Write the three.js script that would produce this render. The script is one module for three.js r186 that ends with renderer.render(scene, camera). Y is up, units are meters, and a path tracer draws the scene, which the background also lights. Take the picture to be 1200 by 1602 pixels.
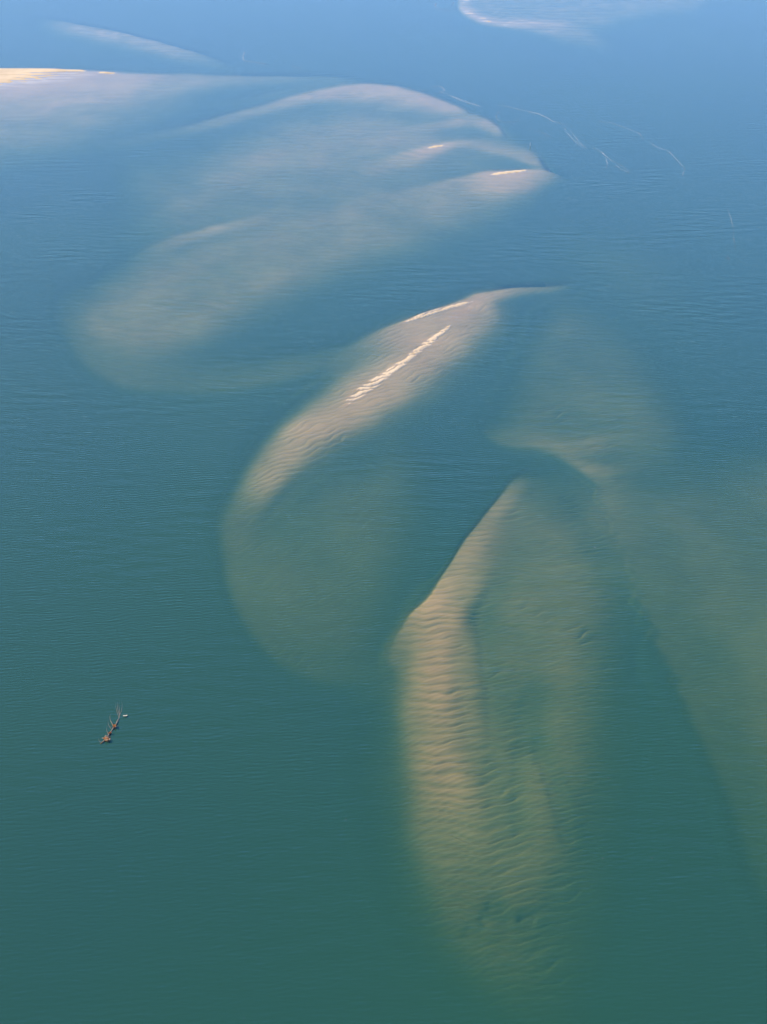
import * as THREE from 'three';
import { mergeGeometries } from 'three/addons/utils/BufferGeometryUtils.js';

// ---------------------------------------------------------------- camera, sky, sun, exposure
const scene = new THREE.Scene();
const ALT = 120, PITCH = 27 * Math.PI / 180, FOV = 40;           // an aircraft 120 m above the strait
const camera = new THREE.PerspectiveCamera(FOV, 767 / 1024, 1, 60000);
camera.position.set(0, ALT, 0);
camera.rotation.set(-PITCH, 0, 0);

const renderer = new THREE.WebGLRenderer({ antialias: true });
renderer.toneMapping = THREE.LinearToneMapping;
renderer.toneMappingExposure = 2.0;
renderer.shadowMap.enabled = true;

const SUN_EL = 33, SUN_AZ = -68;                                  // degrees; azimuth from straight ahead, left negative
const sunDir = new THREE.Vector3().setFromSphericalCoords(1, (90 - SUN_EL) * Math.PI / 180, 0);
sunDir.set(Math.sin(SUN_AZ * Math.PI / 180) * Math.cos(SUN_EL * Math.PI / 180), Math.sin(SUN_EL * Math.PI / 180), -Math.cos(SUN_AZ * Math.PI / 180) * Math.cos(SUN_EL * Math.PI / 180));

function makeSky() {                                               // clear deep blue sky, paler at the horizon
  const W = 512, H = 256, data = new Float32Array(W * H * 4);
  const stops = [[-90, 0.05, 0.10, 0.14], [-1, 0.10, 0.18, 0.26], [0, 0.21, 0.37, 0.63], [8, 0.165, 0.35, 0.70], [20, 0.125, 0.33, 0.77], [45, 0.09, 0.24, 0.55], [90, 0.06, 0.17, 0.42]];
  for (let j = 0; j < H; j++) {
    const el = (j + 0.5) / H * 180 - 90;
    let k = 0; while (k < stops.length - 2 && el > stops[k + 1][0]) k++;
    const a = stops[k], b = stops[k + 1], t = Math.min(1, Math.max(0, (el - a[0]) / (b[0] - a[0])));
    for (let i = 0; i < W; i++) {
      const az = (i + 0.5) / W * Math.PI * 2 - Math.PI, e = el * Math.PI / 180;
      const c = Math.cos(e) * Math.cos(az) * sunDir.x + Math.sin(e) * sunDir.y + Math.cos(e) * Math.sin(az) * sunDir.z;
      const g = el > 0 ? 0.10 * Math.exp((c - 1) * 9) : 0;       // light scattered round the sun
      const o = (j * W + i) * 4;
      for (let n = 0; n < 3; n++) data[o + n] = a[n + 1] + (b[n + 1] - a[n + 1]) * t + g * [1, 0.93, 0.8][n];
      data[o + 3] = 1;
    }
  }
  const t = new THREE.DataTexture(data, W, H, THREE.RGBAFormat, THREE.FloatType);
  t.mapping = THREE.EquirectangularReflectionMapping; t.magFilter = THREE.LinearFilter; t.minFilter = THREE.LinearFilter; t.needsUpdate = true;
  return t;
}
scene.background = makeSky();
scene.environment = scene.background;

const sun = new THREE.DirectionalLight(new THREE.Color().setRGB(1.0, 0.79, 0.52), 3.9);
sun.position.copy(sunDir).multiplyScalar(900).add(new THREE.Vector3(0, 0, -350));
sun.target.position.set(0, 0, -350);
sun.castShadow = true;
Object.assign(sun.shadow.camera, { left: -500, right: 500, top: 700, bottom: -700, near: 10, far: 3000 });
sun.shadow.mapSize.set(4096, 4096);
scene.add(sun, sun.target);

// ---------------------------------------------------------------- helpers
let seed = 20417;
const rnd = () => { seed = (seed + 0x6D2B79F5) | 0; let t = Math.imul(seed ^ (seed >>> 15), 1 | seed); t = (t + Math.imul(t ^ (t >>> 7), 61 | t)) ^ t; return ((t ^ (t >>> 14)) >>> 0) / 4294967296; };
const clamp = (x, a = 0, b = 1) => x < a ? a : x > b ? b : x;
const sstep = (a, b, x) => { const t = clamp((x - a) / (b - a), 0, 1); return t * t * (3 - 2 * t); };
const lerp = (a, b, t) => a + (b - a) * t;
const GX = new Float32Array(65536), GY = new Float32Array(65536);
for (let i = 0; i < 65536; i++) { const a = rnd() * Math.PI * 2; GX[i] = Math.cos(a); GY[i] = Math.sin(a); }
function noise(x, y) {                                            // gradient noise, about -0.7 .. 0.7
  const xi = Math.floor(x), yi = Math.floor(y), fx = x - xi, fy = y - yi;
  const h = (i, j) => ((Math.imul(i, 374761393) ^ Math.imul(j, 668265263)) >>> 9) & 65535;
  const u = fx * fx * fx * (fx * (fx * 6 - 15) + 10), v = fy * fy * fy * (fy * (fy * 6 - 15) + 10);
  const a = h(xi, yi), b = h(xi + 1, yi), c = h(xi, yi + 1), d = h(xi + 1, yi + 1);
  return lerp(lerp(GX[a] * fx + GY[a] * fy, GX[b] * (fx - 1) + GY[b] * fy, u), lerp(GX[c] * fx + GY[c] * (fy - 1), GX[d] * (fx - 1) + GY[d] * (fy - 1), u), v);
}
const names = {};
function numbered(n) { const k = names[n] = (names[n] ?? -1) + 1; return k ? n + '_' + String(k).padStart(3, '0') : n; }
function tag(o, label, category, group, kind) {
  o.userData.label = label; o.userData.category = category;
  if (group) o.userData.group = group;
  if (kind) o.userData.kind = kind;
  return o;
}
function mesh(name, g, m, parent) { const o = new THREE.Mesh(g, m); o.name = name; o.castShadow = o.receiveShadow = true; parent.add(o); return o; }

// The survey chart of the strait: chart units (u east, v towards the aircraft) against metres on the water level.
const SP = Math.sin(PITCH), CP = Math.cos(PITCH), FL = 801 / Math.tan(FOV * Math.PI / 360);
function ground(u, v) { const a = (801 - v) / FL, z = -ALT * (CP + a * SP) / (SP - a * CP), x = (u - 600) / FL * (ALT * SP - z * CP); return [x, z]; }
function chart(x, z) { const d = ALT * SP - z * CP; return [600 + FL * x / d, 801 - FL * (-ALT * CP - z * SP) / d]; }

// ---------------------------------------------------------------- the sandbanks: one height field, shared out among the banks
// A ridge is [u, v, nearness to the surface, width on its left, width on its right]; nearness 1 is awash, above 1 dry.
const K = 0.7, DEEP = 3.2;                                        // turbidity per metre; depth beyond which nothing is seen
const depthOf = (s) => s > 1 ? (1 - s) * 1.0 : -1.18 * Math.log(Math.max(s, 0.02)) / (2 * K);

const BANKS = [
  { name: 'far left', ripple: [230, 75, 0, 4, 0.02],
    label: 'faint pinkish sandbar under blue water, at the far left beyond the dry spit',
    ridges: [[[60, 28, 0.10, 5, 22], [95, 34, 0.55, 4, 20], [125, 40, 0.70, 3.5, 18], [165, 46, 0.78, 3.5, 20], [230, 62, 0.70, 3.5, 20], [290, 78, 0.62, 4, 20], [340, 97, 0.26, 8, 12], [370, 108, 0.04, 8, 8]]], areas: [] },
  { name: 'spit', ripple: [120, 130, 0, 5, 0.005],
    label: 'long golden sand spit with a dry bright rim, at the left edge',
    ridges: [
      [[-220, 104, 1.10, 4, 95], [0, 109, 1.02, 3.2, 84], [60, 109, 1.01, 3.2, 76], [105, 110, 0.985, 3.2, 68], [140, 112, 0.97, 3.4, 62], [200, 115, 0.92, 3.4, 54], [240, 117, 0.80, 4, 42], [330, 118, 0.60, 4, 24], [440, 120, 0.42, 5, 14], [520, 120, 0.34, 6, 9], [575, 126, 0.10, 6, 6]],
      [[300, 168, 0.06, 8, 8], [380, 155, 0.24, 7, 9], [450, 142, 0.30, 6, 8], [510, 128, 0.34, 5, 7], [555, 124, 0.25, 5, 6]]],
    areas: [{ v: 0.58, soft: 60, p: [[-300, 95], [150, 112], [340, 120], [290, 175], [170, 220], [60, 250], [-300, 290]] }],
    fine: [[[-220, 103, 1.32, 3, 9], [0, 108, 1.22, 2.2, 6], [60, 108, 1.22, 2, 5], [112, 109.3, 1.15, 2, 4], [134, 110.4, 1.10, 2, 3], [142, 111.5, 0.6, 2, 3]], [[148, 113, 0.9, 2, 3], [160, 113, 1.10, 2, 4], [175, 113.6, 1.10, 2, 4], [186, 115, 0.9, 2, 3]]] },
  { name: 'fan', ripple: [560, 250, -4, 5.6, 0.017],
    label: 'broad fan of pink sand tongues bordered by white foam on its far side',
    ridges: [
      [[60, 245, 0.05, 9, 12], [150, 228, 0.16, 9, 12], [250, 208, 0.34, 9, 13], [330, 190, 0.44, 8, 14], [400, 170, 0.58, 7, 14], [480, 148, 0.84, 6, 18], [530, 136, 0.90, 5, 24], [580, 131, 0.92, 4, 34], [640, 140, 0.92, 4, 36], [690, 158, 0.90, 4, 28], [722, 170, 0.80, 5, 14], [738, 178, 0.2, 5, 6]],
      [[540, 207, 0.24, 10, 10], [640, 203, 0.56, 9, 7], [690, 196, 0.70, 9, 10], [738, 182, 0.70, 8, 16], [765, 190, 0.76, 6, 18], [783, 206, 0.68, 5, 12], [792, 214, 0.2, 5, 5]],
      [[535, 272, 0.20, 12, 22], [590, 254, 0.54, 10, 26], [640, 238, 0.82, 6, 26], [672, 230, 0.97, 4, 20], [700, 226, 0.94, 5, 11], [722, 224, 0.74, 10, 6], [755, 233, 0.62, 22, 4], [800, 245, 0.66, 26, 3.5], [835, 256, 0.78, 20, 3], [850, 260, 0.5, 6, 3], [858, 263, 0.1, 5, 3]]],
    areas: [{ v: 0.42, soft: 105, p: [[190, 250], [520, 150], [700, 180], [850, 262], [700, 340], [450, 410], [200, 400]] }, { v: 0.56, soft: 74, p: [[400, 180], [500, 146], [600, 134], [700, 168], [780, 206], [850, 258], [760, 265], [640, 285], [520, 305], [400, 320], [300, 330], [280, 260]] }],
    fine: [[[666, 231.5, 0.9, 2, 3], [676, 229.5, 1.12, 2, 4], [688, 228, 1.10, 2, 3], [698, 226.5, 0.9, 2, 2]]] },
  { name: 'lobe', ripple: [400, 420, -5, 7, 0.021],
    label: 'wide grey-green drowned lobe with ripples and a small dry tip at its right end',
    ridges: [
      [[480, 345, 0.26, 30, 40], [560, 318, 0.36, 22, 46], [640, 300, 0.48, 12, 50], [700, 285, 0.66, 7, 52], [745, 273, 0.86, 5, 52], [780, 268, 0.97, 4, 48], [815, 266, 0.97, 4, 42], [840, 265, 0.88, 4, 34], [862, 269, 0.64, 5, 24], [884, 278, 0.14, 8, 10]],
      [[106, 480, 0.18, 50, 26], [118, 520, 0.26, 60, 24], [141, 560, 0.29, 65, 21], [180, 587, 0.30, 60, 19], [242, 599, 0.29, 54, 17], [330, 600, 0.27, 48, 16], [420, 589, 0.25, 40, 15], [500, 568, 0.24, 30, 13], [560, 545, 0.26, 22, 9], [620, 514, 0.24, 14, 8], [660, 496, 0.1, 8, 8]],
      [[215, 398, 0.22, 12, 30], [250, 381, 0.46, 9, 26], [290, 366, 0.64, 6, 16], [330, 356, 0.70, 5, 14], [385, 345, 0.60, 6, 16], [450, 328, 0.3, 14, 20]]],
    areas: [{ v: 0.50, soft: 58, p: [[95, 500], [125, 452], [200, 404], [280, 360], [400, 322], [560, 288], [700, 275], [850, 268], [845, 300], [780, 345], [700, 382], [600, 418], [500, 455], [420, 492], [330, 540], [250, 575], [180, 580], [130, 550]] }],
    fine: [[[760, 275, 0.9, 3, 4], [775, 271, 1.06, 2.5, 6], [800, 268, 1.12, 2, 5], [818, 266, 1.10, 2, 4], [830, 265.5, 0.9, 2, 3]]] },
  { name: 'crescent', comb: true, ripple: [600, 600, 17, 6.6, 0.036],
    label: 'curved pink sandbank with two bright dry streaks, in the middle',
    ridges: [
      [[905, 440, 0.10, 8, 7], [872, 447, 0.42, 9, 6], [830, 450, 0.60, 10, 6], [785, 454, 0.74, 16, 6], [750, 464, 0.84, 26, 8], [715, 477, 0.86, 34, 8], [680, 488, 0.88, 34, 9], [640, 503, 0.86, 34, 9], [600, 519, 0.66, 36, 11], [565, 538, 0.46, 34, 14], [530, 565, 0.28, 30, 18]],
      [[745, 480, 0.80, 46, 24], [715, 506, 0.86, 52, 34], [660, 552, 0.89, 54, 56], [600, 598, 0.90, 52, 58], [550, 636, 0.89, 48, 52], [500, 668, 0.88, 42, 44], [450, 708, 0.82, 36, 40], [412, 750, 0.68, 32, 36], [385, 790, 0.44, 36, 30], [365, 830, 0.30, 50, 22]],
      [[372, 770, 0.26, 40, 20], [354, 810, 0.27, 80, 24], [354, 860, 0.27, 110, 22], [363, 910, 0.26, 110, 20], [382, 955, 0.25, 100, 20], [414, 998, 0.23, 90, 20], [462, 1032, 0.20, 80, 22], [520, 1048, 0.17, 70, 24], [590, 1050, 0.13, 50, 24]]],
    areas: [{ v: 0.26, soft: 80, p: [[340, 800], [450, 735], [560, 690], [640, 650], [675, 760], [640, 880], [620, 960], [580, 1050], [480, 1045], [400, 985], [352, 900]] }],
    fine: [
      [[628, 505, 0.9, 3, 3], [642, 500.5, 1.03, 6, 5], [665, 492, 1.05, 7, 5], [700, 481, 1.05, 7, 5], [726, 475, 1.03, 6, 4], [740, 471, 0.9, 3, 3]],
      [[712, 502, 0.6, 3, 3], [705, 508, 1.02, 5, 5], [690, 522, 1.045, 8, 8], [650, 551, 1.04, 10, 10], [610, 582, 1.03, 13, 13], [575, 606, 1.01, 17, 17], [548, 626, 0.99, 18, 18], [528, 642, 0.8, 10, 10]]] },
  { name: 'shelf', ripple: [920, 712, 3, 10.5, 0.036],
    label: 'submerged sand shelf with a sharp pale lower lip, right of the dark middle channel',
    ridges: [
      [[752, 668, 0.12, 26, 10], [772, 686, 0.30, 30, 8], [810, 692, 0.33, 34, 8], [855, 694, 0.40, 36, 9], [900, 702, 0.48, 34, 14], [940, 700, 0.48, 30, 16], [980, 690, 0.30, 30, 18], [1030, 676, 0.14, 30, 18]],
      [[840, 696, 0.26, 22, 8], [885, 714, 0.40, 22, 7], [922, 739, 0.50, 20, 6], [955, 738, 0.36, 16, 10], [1000, 730, 0.22, 18, 14]],
      [[905, 730, 0.30, 40, 7], [930, 746, 0.42, 40, 7], [945, 775, 0.33, 44, 7], [962, 805, 0.28, 46, 8], [972, 830, 0.24, 46, 8]]],
    areas: [{ v: 0.29, soft: 66, p: [[862, 455], [828, 500], [800, 570], [775, 640], [757, 682], [800, 698], [870, 712], [925, 750], [1000, 770], [1090, 720], [1060, 620], [1010, 540], [930, 470]] },
      { v: 0.16, soft: 100, p: [[850, 330], [1000, 320], [1090, 400], [1080, 520], [960, 520], [880, 430], [840, 380]] }] },
  { name: 'shoal', ripple: [1060, 960, -6, 9, 0.022],
    label: 'olive-green shoal with a ragged edge, along the right border',
    ridges: [[[955, 790, 0.28, 60, 8], [972, 835, 0.29, 80, 8], [985, 890, 0.30, 84, 9], [1012, 960, 0.28, 90, 10], [1045, 1025, 0.26, 94, 11], [1072, 1080, 0.25, 94, 12], [1098, 1150, 0.22, 90, 14], [1128, 1220, 0.19, 84, 18], [1158, 1300, 0.15, 80, 22], [1185, 1370, 0.11, 70, 26], [1215, 1450, 0.05, 60, 30]]],
    areas: [{ v: 0.31, soft: 110, p: [[950, 740], [1000, 940], [1080, 1080], [1160, 1280], [1240, 1450], [1500, 1450], [1500, 640], [1100, 700]] }] },
  { name: 'front', ripple: [690, 1080, 3, 13, 0.046],
    label: 'strongly rippled tawny sandbank with a sharp left ridge, nearest in the foreground',
    ridges: [
      [[830, 728, 0.12, 30, 8], [803, 746, 0.40, 36, 7], [775, 785, 0.58, 40, 6], [740, 832, 0.70, 52, 6], [710, 873, 0.76, 52, 6], [690, 906, 0.80, 44, 6], [670, 938, 0.92, 40, 6], [646, 960, 0.78, 40, 8], [630, 985, 0.58, 40, 12], [616, 1015, 0.42, 40, 16]],
      [[700, 950, 0.34, 40, 50], [712, 985, 0.58, 42, 66], [720, 1030, 0.66, 44, 80], [726, 1085, 0.66, 44, 86], [728, 1130, 0.60, 44, 86], [728, 1175, 0.48, 46, 84], [730, 1220, 0.38, 46, 84], [734, 1270, 0.2, 46, 84]],
      [[790, 800, 0.36, 60, 20], [750, 860, 0.54, 56, 26], [722, 920, 0.70, 34, 34], [694, 970, 0.80, 42, 50], [684, 1030, 0.78, 44, 60], [682, 1090, 0.76, 48, 62], [684, 1150, 0.72, 54, 62], [692, 1210, 0.70, 66, 68], [702, 1280, 0.55, 78, 80], [720, 1350, 0.41, 86, 80], [748, 1420, 0.30, 86, 78], [785, 1490, 0.20, 80, 74], [832, 1560, 0.09, 70, 60], [890, 1640, 0.04, 60, 50]],
      [[885, 748, 0.16, 30, 30], [925, 785, 0.30, 34, 34], [958, 835, 0.31, 34, 34], [975, 890, 0.26, 34, 34], [985, 960, 0.1, 34, 34]],
      [[920, 940, 0.24, 44, 44], [880, 1020, 0.33, 48, 44], [850, 1110, 0.34, 50, 40], [838, 1200, 0.34, 46, 34], [834, 1290, 0.31, 50, 36], [826, 1390, 0.24, 46, 40], [810, 1470, 0.14, 40, 40]]],
    areas: [{ v: 0.17, soft: 110, p: [[590, 960], [545, 1150], [570, 1350], [660, 1520], [860, 1600], [960, 1450], [980, 1250], [980, 1000], [820, 850]] }, { v: 0.36, soft: 84, p: [[800, 742], [868, 730], [940, 795], [975, 860], [980, 950], [965, 1050], [945, 1180], [920, 1330], [850, 1450], [760, 1450], [690, 1300], [720, 1000], [740, 850]] }],
    fine: [[[705, 1450, 0.16, 8, 8], [735, 1462, 0.24, 8, 8], [775, 1485, 0.26, 8, 10], [815, 1503, 0.2, 8, 10], [850, 1515, 0.1, 8, 10]],
      [[720, 1478, 0.14, 8, 8], [765, 1508, 0.21, 8, 10], [820, 1530, 0.19, 8, 10], [860, 1540, 0.1, 8, 10]],
      [[740, 1436, 0.18, 6, 8], [772, 1448, 0.27, 6, 8], [800, 1460, 0.18, 6, 8]]],
    cuts: [[0.30, 26, [[838, 1085], [830, 1120], [836, 1150]]], [0.24, 15, [[844, 1160], [862, 1205], [876, 1250], [888, 1300]]], [0.15, 14, [[815, 1165], [811, 1240], [814, 1290]]],
      [0.3, 11, [[770, 1408], [782, 1409]]], [0.3, 12, [[760, 1428], [790, 1426]]], [0.3, 9, [[818, 1427], [832, 1428]]], [0.25, 12, [[735, 1450], [748, 1452]]]] },
  { name: 'far right', ripple: [800, 30, 0, 4, 0.02],
    label: 'hook-shaped pink sandbar at the far edge of view, right of centre',
    ridges: [[[760, -50, 0.7, 30, 6], [722, -10, 0.85, 26, 5], [718, 6, 0.92, 24, 4], [724, 18, 0.94, 20, 4], [742, 29, 0.96, 16, 4], [762, 36, 0.985, 12, 4], [800, 38, 0.93, 12, 6], [850, 38, 0.82, 12, 14], [890, 44, 0.66, 12, 22], [925, 58, 0.42, 14, 16], [955, 74, 0.1, 14, 12]]],
    areas: [{ v: 0.5, soft: 20, p: [[725, -70], [722, 12], [765, 36], [860, 42], [930, 52], [990, 30], [1120, 16], [1120, -70]] }, { v: 0.2, soft: 30, p: [[990, -70], [1000, 10], [1400, 8], [1400, -70]] }] },
];

function smoothLine(p) {                                          // one corner-cutting pass, ends kept
  const q = [p[0]];
  for (let i = 0; i < p.length - 1; i++) for (const t of [0.25, 0.75]) q.push(p[i].map((c, k) => c + (p[i + 1][k] - c) * t));
  q.push(p[p.length - 1]);
  return q;
}
function ridgeAt(R, u, v) {
  if (u < R.box[0] || u > R.box[1] || v < R.box[2] || v > R.box[3]) return 0;
  const p = R.p; let best = 1e9, s = 0, w = 1;
  for (let i = 0; i < p.length - 1; i++) {
    const a = p[i], b = p[i + 1], dx = b[0] - a[0], dy = b[1] - a[1], l2 = dx * dx + dy * dy, x = u - a[0], y = v - a[1];
    const t = clamp((x * dx + y * dy) / l2), ex = x - dx * t, ey = y - dy * t, d = ex * ex + ey * ey;
    if (d < best) {
      best = d;
      const side = (dx * ey - dy * ex) / (Math.sqrt(l2 * d) + 1e-9), k = clamp(0.5 + 0.5 * side / 0.9);
      w = lerp(lerp(a[3], b[3], t), lerp(a[4], b[4], t), k); s = lerp(a[2], b[2], t);
    }
  }
  const q = best / (w * w);
  return q > 9 ? 0 : s * Math.exp(-q * (0.35 + 0.65 * Math.min(1, q)) ) ;
}
function areaAt(A, u, v) {
  if (u < A.box[0] || u > A.box[1] || v < A.box[2] || v > A.box[3]) return 0;
  const p = A.p; let best = 1e9, inside = false;
  for (let i = 0, j = p.length - 1; i < p.length; j = i++) {
    const a = p[j], b = p[i], dx = b[0] - a[0], dy = b[1] - a[1], x = u - a[0], y = v - a[1], t = clamp((x * dx + y * dy) / (dx * dx + dy * dy));
    best = Math.min(best, (x - dx * t) ** 2 + (y - dy * t) ** 2);
    if ((a[1] > v) !== (b[1] > v) && u < (b[0] - a[0]) * (v - a[1]) / (b[1] - a[1]) + a[0]) inside = !inside;
  }
  const d = Math.sqrt(best) * (inside ? 1 : -1);
  return A.v * sstep(-A.soft * 0.6, A.soft, d);
}
const asRidge = (p) => { const q = smoothLine(p), m = Math.max(...q.map((a) => Math.max(a[3], a[4]))) * 2.6; return { p: q, box: [Math.min(...q.map((a) => a[0])) - m, Math.max(...q.map((a) => a[0])) + m, Math.min(...q.map((a) => a[1])) - m, Math.max(...q.map((a) => a[1])) + m] }; };
const asArea = (A) => { const p = smoothLine([...A.p, A.p[0]]).slice(0, -1), m = A.soft; return { ...A, p, box: [Math.min(...p.map((a) => a[0])) - m, Math.max(...p.map((a) => a[0])) + m, Math.min(...p.map((a) => a[1])) - m, Math.max(...p.map((a) => a[1])) + m] }; };
for (const b of BANKS) {
  b.R = b.ridges.map(asRidge); b.A = b.areas.map(asArea); b.F = (b.fine ?? []).map(asRidge);
  b.C = (b.cuts ?? []).map(([k, w, p]) => ({ k, R: asRidge(p.map((c) => [...c, 1, w, w])) }));
  const [u, v, tilt, gap] = b.ripple, o = ground(u, v), t = tilt * Math.PI / 180, c = ground(u + 10 * Math.cos(t), v - 10 * Math.sin(t)), n = ground(u, v + gap);
  const cx = c[0] - o[0], cz = c[1] - o[1], l = Math.hypot(cx, cz); b.nx = -cz / l; b.nz = cx / l;
  b.wave = Math.abs((n[0] - o[0]) * b.nx + (n[1] - o[1]) * b.nz);
  if (b.nz < 0) { b.nx = -b.nx; b.nz = -b.nz; }
}

// sample grid: even in chart units, so it is finest where the aircraft is nearest
const NX = 900, NY = 1130, U0 = -150, U1 = 1350, V0 = -62, V1 = 1664;
const N = NX * NY, px = new Float32Array(N), pz = new Float32Array(N), near = BANKS.map(() => new Float32Array(N)), owner = new Uint8Array(N), total = new Float32Array(N);
for (let j = 0; j < NY; j++) for (let i = 0; i < NX; i++) {
  const k = j * NX + i, u = U0 + (U1 - U0) * i / (NX - 1), v = V0 + (V1 - V0) * j / (NY - 1), [x, z] = ground(u, v);
  px[k] = x; pz[k] = z;
  const far = clamp((v + 100) / 900, 0.15, 1);
  const wu = u + far * (9 * noise(x / 26, z / 40) + 5 * noise(x / 8 + 9, z / 12)), wv = v + far * (6 * noise(x / 26 + 50, z / 40) + 3.5 * noise(x / 8 + 70, z / 12));
  const rag = (19 * noise(x / 11 + 3, z / 4.4) + 8 * noise(x / 5, z / 2.1 + 8)) * sstep(880, 960, u) * sstep(690, 760, v) * sstep(1200, 1000, v) + 6 * noise(x / 6 + 40, z / 12) * sstep(900, 1000, u) * sstep(800, 1000, v);
  BANKS.forEach((b, n) => {
    let s = 0;
    for (const R of b.R) { const r = ridgeAt(R, wu + rag, wv); s += r * r * r * r; }
    for (const A of b.A) { const r = areaAt(A, wu, wv); s += r * r * r * r; }
    s = Math.sqrt(Math.sqrt(s));
    near[n][k] = s;
  });
}
function blur(a, r) {
  const t = new Float32Array(N), w = []; let sum = 0;
  for (let d = -r * 2; d <= r * 2; d++) { const g = Math.exp(-d * d / (r * r)); w.push(g); sum += g; }
  for (let j = 0; j < NY; j++) for (let i = 0; i < NX; i++) { let s = 0; for (let d = -r * 2; d <= r * 2; d++) s += w[d + r * 2] * a[j * NX + Math.min(NX - 1, Math.max(0, i + d))]; t[j * NX + i] = s / sum; }
  for (let j = 0; j < NY; j++) for (let i = 0; i < NX; i++) { let s = 0; for (let d = -r * 2; d <= r * 2; d++) s += w[d + r * 2] * t[Math.min(NY - 1, Math.max(0, j + d)) * NX + i]; a[j * NX + i] = s / sum; }
}
near.forEach((a) => blur(a, 2));
const crest = new Uint8Array(N), awash = new Float32Array(N);
for (let k = 0; k < N; k++) {
  const i = k % NX, j = (k - i) / NX, u = U0 + (U1 - U0) * i / (NX - 1), v = V0 + (V1 - V0) * j / (NY - 1);
  let sum = 0, top = -1;
  BANKS.forEach((b, n) => {
    let s = near[n][k], best = 0;
    b.F.forEach((R, f) => { const r = ridgeAt(R, u, v); if (r > best) { best = r; crest[k] = f; if (b.comb) awash[k] = r; } if (r > 0.02) s = Math.max(s, r) + Math.log(1 + Math.exp(-34 * Math.abs(s - r))) / 34 * sstep(0.02, 0.2, r); });
    for (const C of b.C) s *= 1 - C.k * ridgeAt(C.R, u, v);
    near[n][k] = s;
    if (s > top) { top = s; owner[k] = n; }
    sum += s * s * s * s;
  });
  total[k] = Math.sqrt(Math.sqrt(sum));
}
function ripple(b, x, z) {
  const L = b.wave, q = x * b.nx + z * b.nz, c = x * b.nz - z * b.nx;
  const bend = 1.7 * noise(c / (L * 8) + 3.1, q / (L * 12)) + 0.95 * noise(c / (L * 2.7), q / (L * 3) + 7.7) + 0.3 * noise(c / (L * 1.1) + 20, q / (L * 1.3));
  const f = (q / L + bend) * Math.PI * 2;
  const grow = 0.78 + 0.95 * noise(c / (L * 4.2) + 31, q / (L * 3.4));
  return grow * (Math.sin(f) + 0.42 * Math.sin(2 * f + 0.9) + 0.2 * Math.sin(3 * f + 1.7)) + 0.4 * noise(c / (L * 0.9), q / (L * 0.6)) + 0.22 * Math.sin((q * 0.93 + c * 0.36) / L * 15.1 + 5 * noise(c / (L * 2) + 60, q / (L * 2)));
}
const py = new Float32Array(N);
for (let k = 0; k < N; k++) {
  const x = px[k], z = pz[k], patchy = 1 + (0.26 * noise(x / 19, z / 27) + 0.16 * noise(x / 7 + 5, z / 9)) * sstep(1.0, 0.7, total[k]);
  const s = total[k] * patchy, d = depthOf(s);
  let r = 0, w = 1e-6;
  if (s > 0.03) BANKS.forEach((b, n) => { const g = near[n][k] ** 4; if (g > 0.02 * s ** 4) { r += g * ripple(b, x, z) * b.ripple[4] * b.wave * (b.comb ? 0.35 + 0.65 * sstep(0.25, 0.6, s) : 1); w += g; } });
  const give = Math.max(clamp(d / 0.18, 0.25, 1) * sstep(0.03, 0.2, s), 1.25 * sstep(0.7, 1, awash[k]));
  py[k] = -d + r / w * give + 0.03 * noise(x / 9, z / 11) * sstep(0, 0.3, d);
}

// (heights are set)
// sand: tawny, darker where the water keeps it wet
const grain = (() => {
  const S = 512, d = new Uint8Array(S * S * 4);
  const per = (x, y, f) => { const a = noise(x * f, y * f), b = noise((x - 1) * f, y * f), c = noise(x * f, (y - 1) * f), e = noise((x - 1) * f, (y - 1) * f); return lerp(lerp(a, b, x), lerp(c, e, x), y); };
  for (let j = 0; j < S; j++) for (let i = 0; i < S; i++) { const x = i / S, y = j / S, v = clamp(0.5 + 0.3 * per(x, y, 24) + 0.25 * per(x, y, 60) + 0.12 * (rnd() - 0.5)); d.fill(v * 255, (j * S + i) * 4, (j * S + i) * 4 + 3); d[(j * S + i) * 4 + 3] = 255; }
  const t = new THREE.DataTexture(d, S, S); t.wrapS = t.wrapT = THREE.RepeatWrapping; t.magFilter = THREE.LinearFilter; t.needsUpdate = true; return t;
})();
const sandMat = new THREE.MeshStandardMaterial({ vertexColors: true, roughness: 0.95, bumpMap: grain, bumpScale: 0.03 });
const WET = [0.318, 0.212, 0.078], DRY = [0.60, 0.455, 0.285];
const normalAt = (i, j, out, o) => {
  const a = j * NX + Math.max(0, i - 1), b = j * NX + Math.min(NX - 1, i + 1), c = Math.max(0, j - 1) * NX + i, d = Math.min(NY - 1, j + 1) * NX + i;
  const ax = px[b] - px[a], ay = py[b] - py[a], az = pz[b] - pz[a], bx = px[d] - px[c], by = py[d] - py[c], bz = pz[d] - pz[c];
  let nx = by * az - bz * ay, ny = bz * ax - bx * az, nz = bx * ay - by * ax; const l = Math.hypot(nx, ny, nz) * (ny < 0 ? -1 : 1);
  out[o] = nx / l; out[o + 1] = ny / l; out[o + 2] = nz / l;
};
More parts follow.
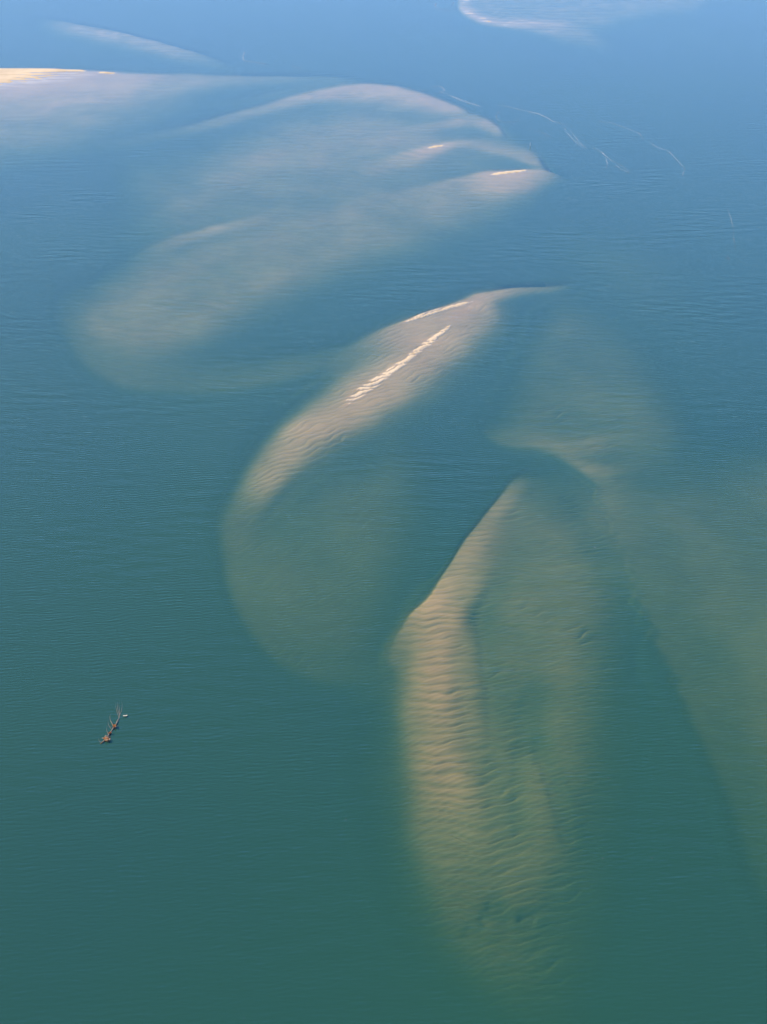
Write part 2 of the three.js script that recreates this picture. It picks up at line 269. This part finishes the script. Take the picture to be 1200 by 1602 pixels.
function sandMesh(name, tris, parent) {
  const ids = new Map(), index = [];
  for (const k of tris) { let n = ids.get(k); if (n === undefined) ids.set(k, n = ids.size); index.push(n); }
  const P = new Float32Array(ids.size * 3), Q = new Float32Array(ids.size * 3), C = new Float32Array(ids.size * 3), T = new Float32Array(ids.size * 2);
  for (const [k, n] of ids) {
    P[n * 3] = px[k]; P[n * 3 + 1] = py[k]; P[n * 3 + 2] = pz[k];
    normalAt(k % NX, Math.floor(k / NX), Q, n * 3);
    const dry = sstep(-0.03, 0.02, py[k]), m = 1 + 0.22 * noise(px[k] / 14, pz[k] / 20) + 0.12 * noise(px[k] / 3.1, pz[k] / 3.1);
    for (let c = 0; c < 3; c++) C[n * 3 + c] = lerp(WET[c], DRY[c], dry) * m;
    T[n * 2] = px[k] / 5; T[n * 2 + 1] = pz[k] / 5;
  }
  const g = new THREE.BufferGeometry();
  g.setAttribute('position', new THREE.BufferAttribute(P, 3)); g.setAttribute('normal', new THREE.BufferAttribute(Q, 3));
  g.setAttribute('color', new THREE.BufferAttribute(C, 3)); g.setAttribute('uv', new THREE.BufferAttribute(T, 2)); g.setIndex(index);
  return mesh(name, g, sandMat, parent);
}
{
  const wet = BANKS.map(() => []), dry = BANKS.map(() => []);
  for (let j = 0; j < NY - 1; j++) for (let i = 0; i < NX - 1; i++) {
    const a = j * NX + i, b = a + 1, c = a + NX, d = c + 1;
    for (const t of [[a, c, b], [b, c, d]]) {
      if (Math.max(py[t[0]], py[t[1]], py[t[2]]) < -DEEP - 0.1) continue;
      const n = owner[t[0]], over = Math.max(py[t[0]], py[t[1]], py[t[2]]) > 0.0;
      if (over && BANKS[n].F.length) { (dry[n][crest[t[0]]] ??= []).push(...t); } else wet[n].push(...t);
    }
  }
  const crestLabels = { crescent: ['upper bright dry streak', 'lower bright dry streak with comb-like edges'], spit: ['dry golden rim', 'small dry patch beside the rim'], fan: ['small dry tip of a sand tongue'], lobe: ['dry bright tip'] };
  BANKS.forEach((b, n) => {
    const g = new THREE.Group(); g.name = numbered('sandbank'); scene.add(g);
    tag(g, b.label, 'sandbank', 'sandbanks in the shallow strait');
    const islands = (t) => {                                       // dry islets one by one; crumbs stay with the wet sand
      const up = new Map(), find = (k) => { let r = k; while (up.get(r) !== r) r = up.get(r); while (up.get(k) !== r) { const q = up.get(k); up.set(k, r); k = q; } return r; };
      for (const k of t) if (!up.has(k)) up.set(k, k);
      for (let i = 0; i < t.length; i += 3) { const a = find(t[i]); up.set(find(t[i + 1]), a); up.set(find(t[i + 2]), a); }
      const by = new Map(); for (let i = 0; i < t.length; i += 3) { const r = find(t[i]); if (!by.has(r)) by.set(r, []); by.get(r).push(t[i], t[i + 1], t[i + 2]); }
      const out = []; for (const q of by.values()) if (q.length >= 36) out.push(q); else for (const k of q) wet[n].push(k);
      return out;
    };
    dry[n] = dry[n].map((t) => t && islands(t));
    sandMesh('submerged_sand', wet[n], g);
    dry[n].forEach((t, f) => { if (t) { for (const isle of t) { const o = sandMesh('dry_crest', isle, g); if (isle.length > 600 && crestLabels[b.name]?.[f]) o.userData.label = crestLabels[b.name][f]; } } });
  });
}

// ---------------------------------------------------------------- the water: a rippled surface, a murky column, the opaque deep
const depthGrid = (x, z) => {
  const [u, v] = chart(x, z), fi = clamp((u - U0) / (U1 - U0) * (NX - 1), 0, NX - 1.001), fj = clamp((v - V0) / (V1 - V0) * (NY - 1), 0, NY - 1.001), i = Math.floor(fi), j = Math.floor(fj), k = j * NX + i;
  return -lerp(lerp(py[k], py[k + 1], fi - i), lerp(py[k + NX], py[k + NX + 1], fi - i), fj - j);
};
const LAYERS = 7, MURK = 0.28, ABSORB = [0.40, 0.09, 0.26];
const WATER = new THREE.Color().setRGB(0.0110, 0.104, 0.060);
const water = new THREE.Group(); water.name = 'water'; scene.add(water);
tag(water, 'blue-green sea water lying over and around the sandbanks', 'water', null, 'structure');

function sheet(x0, x1, z0, z1, y) {                               // a level rectangle with uv 0..1
  const g = new THREE.BufferGeometry();
  g.setAttribute('position', new THREE.Float32BufferAttribute([x0, y, z0, x1, y, z0, x1, y, z1, x0, y, z1], 3));
  g.setAttribute('normal', new THREE.Float32BufferAttribute([0, 1, 0, 0, 1, 0, 0, 1, 0, 0, 1, 0], 3));
  g.setAttribute('uv', new THREE.Float32BufferAttribute([0, 0, 1, 0, 1, 1, 0, 1], 2));
  g.setIndex([0, 2, 1, 0, 3, 2]);
  return g;
}
const waves = (S, tile, list) => {                                 // a tile of small wind waves as a height map
  const h = new Float32Array(S * S); let lo = 1e9, hi = -1e9;
  const cs = list.map(([kx, ky, a, p]) => [kx, ky, a, p]);
  for (const [kx, ky, a, p] of cs) {
    const cx = new Float32Array(S), sx = new Float32Array(S);
    for (let i = 0; i < S; i++) { cx[i] = Math.cos(2 * Math.PI * kx * i / S); sx[i] = Math.sin(2 * Math.PI * kx * i / S); }
    for (let j = 0; j < S; j++) { const q = 2 * Math.PI * ky * j / S + p, c = Math.cos(q) * a, s = Math.sin(q) * a, o = j * S; for (let i = 0; i < S; i++) h[o + i] += s * cx[i] + c * sx[i]; }
  }
  return h;
};
function waveList(n, tile, l0, l1, spread, lean) {
  const out = [];
  for (let i = 0; i < n; i++) {
    const l = l0 * (l1 / l0) ** rnd(), a = lean + (rnd() + rnd() + rnd() - 1.5) * spread;
    out.push([Math.round(tile / l * Math.sin(a)), Math.round(tile / l * Math.cos(a)), l, rnd() * 6.283]);
  }
  return out;
}
const dataTex = (d, S, srgb) => { const t = new THREE.DataTexture(d, S, S); t.wrapS = t.wrapT = THREE.RepeatWrapping; t.magFilter = THREE.LinearFilter; t.needsUpdate = true; return t; };
function bumpTile(S, tile, list) {
  const h = waves(S, tile, list); let m = 0;
  const gust = waves(S, tile, [[1, 2, 1, 0.4], [2, -1, 1, 2.1], [3, 2, 0.8, 4], [-2, 4, 0.8, 1], [5, 3, 0.5, 5], [1, 6, 0.6, 0.2]]);   // livelier and calmer patches
  for (let i = 0; i < h.length; i++) h[i] *= clamp(0.55 + 0.32 * gust[i], 0.12, 1.4);
  for (const v of h) m = Math.max(m, Math.abs(v));
  const d = new Float32Array(S * S * 4); for (let i = 0; i < S * S; i++) { d[i * 4] = d[i * 4 + 1] = d[i * 4 + 2] = 0.5 + 0.5 * h[i] / m; d[i * 4 + 3] = 1; }
  const t = new THREE.DataTexture(d, S, S, THREE.RGBAFormat, THREE.FloatType); t.wrapS = t.wrapT = THREE.RepeatWrapping; t.magFilter = THREE.LinearFilter; t.needsUpdate = true; return t;
}
function normalTile(S, tile, list, slope) {
  const h = waves(S, tile, list), e = tile / S, gx = new Float32Array(S * S), gy = new Float32Array(S * S); let rms = 0;
  for (let j = 0; j < S; j++) for (let i = 0; i < S; i++) {
    gx[j * S + i] = (h[j * S + (i + 1) % S] - h[j * S + (i + S - 1) % S]) / (2 * e); gy[j * S + i] = (h[((j + 1) % S) * S + i] - h[((j + S - 1) % S) * S + i]) / (2 * e);
    rms += gx[j * S + i] ** 2 + gy[j * S + i] ** 2;
  }
  rms = Math.sqrt(rms / S / S);
  const d = new Float32Array(S * S * 4);
  for (let k = 0; k < S * S; k++) { const x = -gx[k] / rms * slope, y = -gy[k] / rms * slope, l = Math.hypot(x, y, 1); d[k * 4] = 0.5 + 0.5 * x / l; d[k * 4 + 1] = 0.5 + 0.5 * y / l; d[k * 4 + 2] = 0.5 + 0.5 / l; d[k * 4 + 3] = 1; }
  const t = new THREE.DataTexture(d, S, S, THREE.RGBAFormat, THREE.FloatType); t.wrapS = t.wrapT = THREE.RepeatWrapping; t.magFilter = THREE.LinearFilter; t.needsUpdate = true; return t;
}
const TILE = 47;
const chop = normalTile(1024, TILE, waveList(130, TILE, 0.30, 1.15, 0.5, 0.10), 0.058);
const swell = bumpTile(512, 131, waveList(70, 131, 1.1, 7, 0.6, -0.1));
swell.repeat.set(TILE / 131, TILE / 131);
const chopOver = (w, d) => { const t = chop.clone(); t.repeat.set(w / TILE, d / TILE); return t; };
function murk(x0, x1, z0, z1, W, H) {
  const d = new Uint8Array(W * H * 4);
  for (let j = 0; j < H; j++) for (let i = 0; i < W; i++) {
    const h = Math.max(0, depthGrid(lerp(x0, x1, (i + 0.5) / W), lerp(z0, z1, (j + 0.5) / H)));
    const a = clamp((1 - Math.exp(-K * h / LAYERS)) / MURK), o = (j * W + i) * 4;
    d[o] = d[o + 1] = d[o + 2] = Math.round(a * 255); d[o + 3] = 255;
  }
  const t = new THREE.DataTexture(d, W, H); t.magFilter = THREE.LinearFilter; t.needsUpdate = true;
  const q = new Float32Array(128 * 128 * 4);                      // drifting silt: the water is here a little greener, there a little bluer
  for (let j = 0; j < 128; j++) for (let i = 0; i < 128; i++) {
    const x = lerp(x0, x1, i / 127), z = lerp(z0, z1, j / 127), a = 0.5 * noise(x / 70 + 2, z / 90) + 0.3 * noise(x / 24, z / 50 + 6), o = (j * 128 + i) * 4;
    q[o] = WATER.r * (1 + 0.55 * a); q[o + 1] = WATER.g * (1 + 0.12 * a); q[o + 2] = WATER.b * (1 - 0.32 * a); q[o + 3] = 1;
  }
  const tq = new THREE.DataTexture(q, 128, 128, THREE.RGBAFormat, THREE.FloatType); tq.magFilter = THREE.LinearFilter; tq.needsUpdate = true;
  const m = new THREE.MeshStandardMaterial({ map: tq, roughness: 1, transparent: true, opacity: MURK, alphaMap: t, side: THREE.DoubleSide, normalMap: chopOver(x1 - x0, z1 - z0), normalScale: new THREE.Vector2(0.6, 0.6) });
  const gs = []; for (let n = 0; n < LAYERS; n++) gs.push(sheet(x0, x1, z0, z1, -0.006 - 0.006 * n));
  const o = mesh('murky_layer', mergeGeometries(gs), m, water); o.userData.kind = 'stuff';
  // the water column swallows red light first: a clear sheet that passes what is left of the light at that depth
  const c = new Uint8Array(W * H * 4);
  for (let j = 0; j < H; j++) for (let i = 0; i < W; i++) {
    const h = Math.max(0, depthGrid(lerp(x0, x1, (i + 0.5) / W), lerp(z0, z1, (j + 0.5) / H))), o = (j * W + i) * 4;
    for (let n = 0; n < 3; n++) c[o + n] = Math.round(255 * Math.exp(-ABSORB[n] * h));
    c[o + 3] = 255;
  }
  const tc = new THREE.DataTexture(c, W, H); tc.magFilter = THREE.LinearFilter; tc.needsUpdate = true;
  mesh('clear_layer', sheet(x0, x1, z0, z1, -0.052), new THREE.MeshPhysicalMaterial({ map: tc, roughness: 0, transmission: 1, thickness: 0, specularIntensity: 0, ior: 1.33 }), water);
}
const ZS = ground(600, 600)[1], XN = 122, XF = 440, ZN = ground(600, V1)[1], ZF = ground(600, V0)[1];
murk(-XN, XN, ZS, ZN, 2048, 2048);
murk(-XF, XF, ZF, ZS, 2048, 2048);

const surfaceMat = new THREE.MeshPhysicalMaterial({ color: 0xffffff, roughness: 0.06, transmission: 1, thickness: 0, ior: 1.33, normalMap: chop, bumpMap: swell, bumpScale: 0.085 });
function surface(x0, x1, z0, z1, y = 0) {
  const g = sheet(x0, x1, z0, z1, y), uv = g.attributes.uv, p = g.attributes.position;
  for (let i = 0; i < 4; i++) uv.setXY(i, p.getX(i) / TILE, p.getZ(i) / TILE);
  return g;
}
mesh('water_surface', surface(-9000, 9000, -22000, 3000), surfaceMat, water);
mesh('deep_water', surface(-9000, 9000, -22000, 3000, -DEEP), new THREE.MeshStandardMaterial({ color: WATER, roughness: 1, normalMap: chop, normalScale: new THREE.Vector2(0.6, 0.6) }), water);


// ---------------------------------------------------------------- foam, flotsam and a marker on the water
const foamMat = new THREE.MeshStandardMaterial({ color: new THREE.Color().setRGB(0.66, 0.70, 0.72), roughness: 0.9, transparent: true, opacity: 0.30, side: THREE.DoubleSide });
function foamStrip(P, I, pts, width, cover, start) {               // a broken, lumpy ribbon of froth along a line of ground points
  const curve = new THREE.CatmullRomCurve3(pts.map(([x, z]) => new THREE.Vector3(x, 0, z))), len = curve.getLength(), n = Math.ceil(len / 0.45);
  let last = -1;
  for (let i = 0; i <= n; i++) {
    const t = i / n, c = curve.getPointAt(t), d = curve.getTangentAt(t), q = i * 0.45;
    const on = 0.5 + 0.75 * noise(q / 6 + start, start * 3.7) + 0.5 * noise(q / 1.6, start + 5) > 1 - cover;
    const w = (on ? 1.1 : 0.16) * width * (0.35 + Math.max(0, 0.6 + 1.3 * noise(q / 2.2 + start, 9)) + 0.25 * rnd()) * Math.min(1, 6 * t + 0.2, 6 * (1 - t) + 0.2), off = 2.6 * width * noise(q / 5 + 40, start) + 1.5 * width * noise(q / 1.4, start + 80);
    const k = P.length / 3;
    for (const [e, y] of [[-1, 0.006], [0, 0.035], [1, 0.006]]) P.push(c.x - d.z * (off + e * w * (0.7 + 0.5 * rnd())), y + 0.01 * rnd(), c.z + d.x * (off + e * w * (0.7 + 0.5 * rnd())));
    if (last >= 0) for (const e of [0, 1]) I.push(last + e, k + e, last + e + 1, k + e, k + e + 1, last + e + 1);
    last = k;
  }
}
function blob(P, I, x, z, r, squash = 0.5) {
  const k = P.length / 3, n = 7; P.push(x, 0.03 + r * 0.1, z);
  for (let i = 0; i < n; i++) { const a = i / n * 6.283, q = r * (0.6 + 0.6 * rnd()); P.push(x + Math.cos(a) * q, 0.006, z + Math.sin(a) * q * squash); I.push(k, k + 1 + (i + 1) % n, k + 1 + i); }
}
function foamGeometry(P, I) { const g = new THREE.BufferGeometry(); g.setAttribute('position', new THREE.Float32BufferAttribute(P, 3)); g.setIndex(I); g.computeVertexNormals(); return g; }
const FOAM = [
  ['bright white curl of foam just off the rounded far side of the fan-shaped sandbank', 0.55, 0.72, [[[672, 136], [686, 135], [693, 138], [695, 142], [689, 143.5], [697, 146], [703, 146]], [[700, 148], [712, 152], [728, 158], [742, 163], [752, 167]], [[704, 150], [716, 155], [735, 162], [750, 166]]]],
  ['long thin foam line that bends down to the right of the pink sand tongues', 0.42, 0.66, [[[778, 165], [796, 167], [815, 172], [840, 177], [856, 184], [864, 189], [878, 193], [888, 195]], [[826, 174], [842, 178.5], [858, 185.5], [866, 190.5]]]],
  ['pair of faint foam threads trailing down from the end of the long foam line', 0.36, 0.55, [[[886, 196], [885, 204], [892, 213], [903, 224], [913, 232]], [[890, 202], [899, 213], [908, 224], [918, 233]]]],
  ['faint foam arc curving round a calm blue eddy, below the long foam line', 0.34, 0.55, [[[928, 231], [940, 237], [947, 246], [950, 254], [948, 266]], [[940, 236], [955, 250], [970, 258], [985, 268]], [[962, 258], [975, 266], [984, 270]]]],
  ['separate thin foam line farther right in open blue water', 0.36, 0.62, [[[936, 190], [955, 192], [970, 197], [986, 203], [1000, 209], [1006, 218]], [[1016, 222], [1030, 231], [1045, 236], [1056, 247], [1066, 258], [1071, 264], [1067, 276]]]],
  ['small forked foam streak in the blue channel above the spit', 0.5, 0.75, [[[383, 81], [379, 87], [373, 87.5]], [[380, 87], [384, 95], [396, 97], [415, 99.5]], [[408, 99], [416, 100]], [[456, 103.5], [471, 107]]]],
  ['milky foam wisp in the narrow gutter between spit and fan, with one white spot', 0.5, 0.5, [[[466, 150], [480, 146], [500, 141], [520, 135], [545, 128]], [[472, 147], [486, 143], [492, 142]], [[484, 143.5], [489, 142.8]]]],
  ['row of small white foam dabs along the far crest of the fan', 0.5, 0.8, [[[606, 134], [610, 134.4]], [[637, 136.5], [642, 137.5]], [[657, 140], [664, 142]]]],
  ['vertical foam wisp close to the right border, level with the lobe', 0.15, 0.5, [[[1138, 326], [1143, 340], [1147, 356], [1148, 372], [1151, 390]], [[1138, 400], [1141, 407]]]],
  ['loop of foam beside the hooked sandbar at the far edge', 0.6, 0.6, [[[684, 4], [681, 9], [690, 14], [704, 15], [716, 11]], [[706, 9], [711, 3]]]],
  ['broken foam ring in the blue eddy inside the long foam line', 0.3, 0.42, [[[783, 172], [777, 180], [780, 188], [795, 192], [808, 190], [812, 184]], [[795, 189], [799, 191]], [[835, 205], [850, 208], [862, 215]]]],
];
for (const [label, width, cover, lines] of FOAM) {
  const streak = new THREE.Group(), [sx, sz] = ground(...lines[0][0]); streak.name = numbered('foam_streak'); streak.position.set(sx, 0, sz); scene.add(streak);
  tag(streak, label, 'foam', 'foam lines on the current');
  lines.forEach((l, n) => { const P = [], I = []; foamStrip(P, I, l.map(([u, v]) => { const [x, z] = ground(u, v); return [x - sx, z - sz]; }), width * 0.34, cover, n * 13.7 + label.length); mesh('foam_thread', foamGeometry(P, I), foamMat, streak); });
}
{
  const spot = (name, label, list) => {
    const o = new THREE.Group(), [sx, sz] = ground(...list[0]); o.name = numbered(name); o.position.set(sx, 0, sz); scene.add(o); tag(o, label, 'foam', 'small foam patches');
    for (const [u, v, r] of list) { const P = [], I = [], [x, z] = ground(u, v); blob(P, I, x - sx, z - sz, r); mesh('foam_dab', foamGeometry(P, I), foamMat, o); }
  };
  spot('foam_patch', 'tiny bright white foam patch over the drowned flank right of the front sandbank ridge', [[931, 856.5, 0.22], [930, 855, 0.13], [936, 846, 0.07], [933, 843, 0.06], [937.5, 848, 0.06]]);
  spot('foam_patch', 'loose cluster of pale foam dots left of and below the bright white patch', [[864, 895, 0.06], [871, 892, 0.08], [872.5, 894, 0.05], [878, 891.5, 0.07], [881, 892.5, 0.09], [876, 894, 0.05]]);
  const P = [], I = [];
  for (const [u, v] of [[943, 1343], [541, 1282], [1020, 1342], [952, 1217]]) { const [x, z] = ground(u, v); blob(P, I, x, z, 0.10); }
  for (let i = 0; i < 150; i++) { const u = rnd() * 1240 - 20, v = 1080 + 560 * Math.sqrt(rnd()), [x, z] = ground(u, v); blob(P, I, x, z, 0.025 + 0.05 * rnd() ** 3, 0.35); }
  tag(mesh('foam_flecks', foamGeometry(P, I), foamMat, scene), 'tiny white flecks of foam strewn over the nearest water', 'foam flecks', null, 'stuff');
}
// the floating dead tree
const mat = (r, g, b, rough = 0.85) => new THREE.MeshStandardMaterial({ color: new THREE.Color().setRGB(r, g, b), roughness: rough, bumpMap: grain, bumpScale: 0.01, side: THREE.DoubleSide });
const BARK = mat(0.24, 0.185, 0.125), TWIG = mat(0.17, 0.13, 0.10), ROOT = mat(0.26, 0.10, 0.03), LEAF = mat(0.33, 0.10, 0.010), LEAF2 = mat(0.17, 0.05, 0.012);
function limb(pts, r0, r1, sides = 7) {                            // a tapering, slightly gnarled limb
  const c = new THREE.CatmullRomCurve3(pts), n = pts.length * 5, fr = c.computeFrenetFrames(n), P = [], U = [], I = [];
  for (let i = 0; i <= n; i++) for (let k = 0; k <= sides; k++) {
    const p = c.getPointAt(i / n), a = (k % sides) / sides * 6.283, r = lerp(r0, r1, i / n) * (1 + 0.22 * noise(i * 0.5 + r0 * 90, (k % sides) * 0.8)), v = p.clone().addScaledVector(fr.normals[i], Math.cos(a) * r).addScaledVector(fr.binormals[i], Math.sin(a) * r);
    P.push(v.x, v.y, v.z); U.push(k / sides, i / 4);
    if (i < n && k < sides) { const b = i * (sides + 1) + k; I.push(b, b + 1, b + sides + 1, b + 1, b + sides + 2, b + sides + 1); }
  }
  const g = new THREE.BufferGeometry(); g.setAttribute('position', new THREE.Float32BufferAttribute(P, 3)); g.setAttribute('uv', new THREE.Float32BufferAttribute(U, 2)); g.setIndex(I); g.computeVertexNormals(); return g;
}
{
  const [ox, oz] = ground(176, 1135), at = (u, v, y) => { const [x, z] = ground(u, v); return new THREE.Vector3(x - ox, y, z - oz); };
  const tree = new THREE.Group(); tree.name = 'floating_tree'; tree.position.set(ox, 0, oz); scene.add(tree);
  tag(tree, 'dead tree afloat in the dark water at lower left, orange leaves at one end', 'dead tree');
  mesh('trunk', limb([at(160, 1162, 0.05), at(166, 1156, 0.06), at(171, 1149, 0.10), at(174, 1144, 0.0), at(178, 1139, 0.12), at(182, 1133, 0.07), at(185, 1128, 0.02), at(187, 1120, -0.06)], 0.10, 0.05), BARK, tree);
  for (const [pts, r] of [
    [[[178, 1139, 0.1], [182, 1138, 0.16], [184, 1136, 0.08]], 0.08], [[[178, 1138, 0.1], [175, 1132, 0.12], [173, 1128, 0.05]], 0.06], [[[182, 1133, 0.07], [184, 1128, 0.08], [186, 1124, 0.03]], 0.08],
  ]) mesh('branch', limb(pts.map((p) => at(...p)), r, r * 0.5, 6), BARK, tree);
  const thin = [ // sunken twigs, fading under the surface
    [[187, 1120], [187, 1110], [186, 1103], [187, 1096]], [[187, 1120], [190, 1112], [191, 1102], [190, 1094]], [[186, 1122], [183, 1113], [181, 1104], [180, 1096]], [[187, 1118], [184, 1108], [184, 1100], [185, 1094]], [[173, 1128], [172, 1122], [173, 1116]], [[174, 1140], [170, 1134], [169, 1126]], [[170, 1150], [167, 1142], [168, 1134]], [[160, 1162], [156, 1160], [154, 1154]]];
  thin.forEach((t, n) => mesh('twig', limb(t.map(([u, v], i) => at(u, v, -0.02 - 0.006 * i)), 0.04, 0.018, 5), TWIG, tree));
  for (const [pts, r] of [[[[162, 1160, 0.06], [159, 1163, 0.1], [157, 1164, 0.0]], 0.07], [[[165, 1158, 0.06], [170, 1160, 0.12], [172, 1159, 0.02]], 0.06], [[[167, 1155, 0.06], [171, 1153, 0.16], [173, 1154, 0.02]], 0.05]]) mesh('root', limb(pts.map((p) => at(...p)), r, r * 0.5, 6), ROOT, tree);
  const leaves = (u0, v0, n, spread, m) => {
    for (let i = 0; i < n; i++) {
      const c = at(u0 + (rnd() + rnd() - 1) * spread, v0 + (rnd() + rnd() - 1) * spread * 0.7, 0.05 + 0.28 * rnd()), a = rnd() * 6.28, l = 0.16 + 0.16 * rnd(), w = l * 0.42, tl = (rnd() - 0.5) * 0.5;
      const g = new THREE.BufferGeometry(), P = [], ca = Math.cos(a), sa = Math.sin(a);
      for (const [x, y, z] of [[-l, 0, 0], [-l * 0.3, 0.03, w], [l * 0.4, 0.03, w * 0.8], [l, 0, 0], [l * 0.4, 0.03, -w * 0.8], [-l * 0.3, 0.03, -w], [0, -0.02, 0]]) P.push(c.x + x * ca - z * sa, c.y + y + x * tl, c.z + x * sa + z * ca);
      g.setAttribute('position', new THREE.Float32BufferAttribute(P, 3)); g.setIndex([6, 1, 0, 6, 2, 1, 6, 3, 2, 6, 4, 3, 6, 5, 4, 6, 0, 5]); g.computeVertexNormals();
      mesh('leaf', g, rnd() < 0.72 ? m : m === LEAF ? BARK : LEAF, tree);
    }
  };
  leaves(167, 1157, 26, 5.6, LEAF); leaves(178.5, 1138, 12, 3, LEAF2); leaves(173, 1148, 6, 2.5, LEAF2);
  // a loose curl of bark
  const [bx, bz] = ground(196, 1121), g = new THREE.CylinderGeometry(0.26, 0.2, 0.62, 14, 5, true, 0.5, 2.3), p = g.attributes.position;
  for (let i = 0; i < p.count; i++) { const y = p.getY(i); p.setX(i, p.getX(i) + 0.35 * y * y + 0.02 * noise(y * 9, i)); p.setZ(i, p.getZ(i) * (1 - 0.9 * y * y)); }
  g.rotateZ(Math.PI / 2); g.rotateX(-0.5); g.translate(0, -0.05, 0); g.computeVertexNormals();
  const bark = mesh('bark_curl', g, mat(0.62, 0.52, 0.36), scene); bark.position.set(bx, 0, bz); bark.rotation.y = 0.25;
  tag(bark, 'small pale curl of bark adrift just right of the floating dead tree', 'bark');
  // a slim marker
  const [mx, mz] = ground(829.5, 229), post = new THREE.Group(); post.name = 'marker_post'; post.position.set(mx, 0, mz); scene.add(post);
  tag(post, 'slim pale marker post standing alone in the water, right of the sand tongues', 'marker post');
  const pm = new THREE.MeshStandardMaterial({ color: new THREE.Color().setRGB(0.42, 0.45, 0.48), roughness: 0.7 });
  mesh('pole', new THREE.CylinderGeometry(0.1, 0.13, 3.4, 12).translate(0, -0.5, 0), pm, post); mesh('cap', new THREE.LatheGeometry([[0, 0.16], [0.08, 0.13], [0.15, 0.02], [0.15, -0.05], [0, -0.05]].map(([x, y]) => new THREE.Vector2(x, y)), 12).translate(0, 1.25, 0), pm, post);
}

renderer.render(scene, camera);
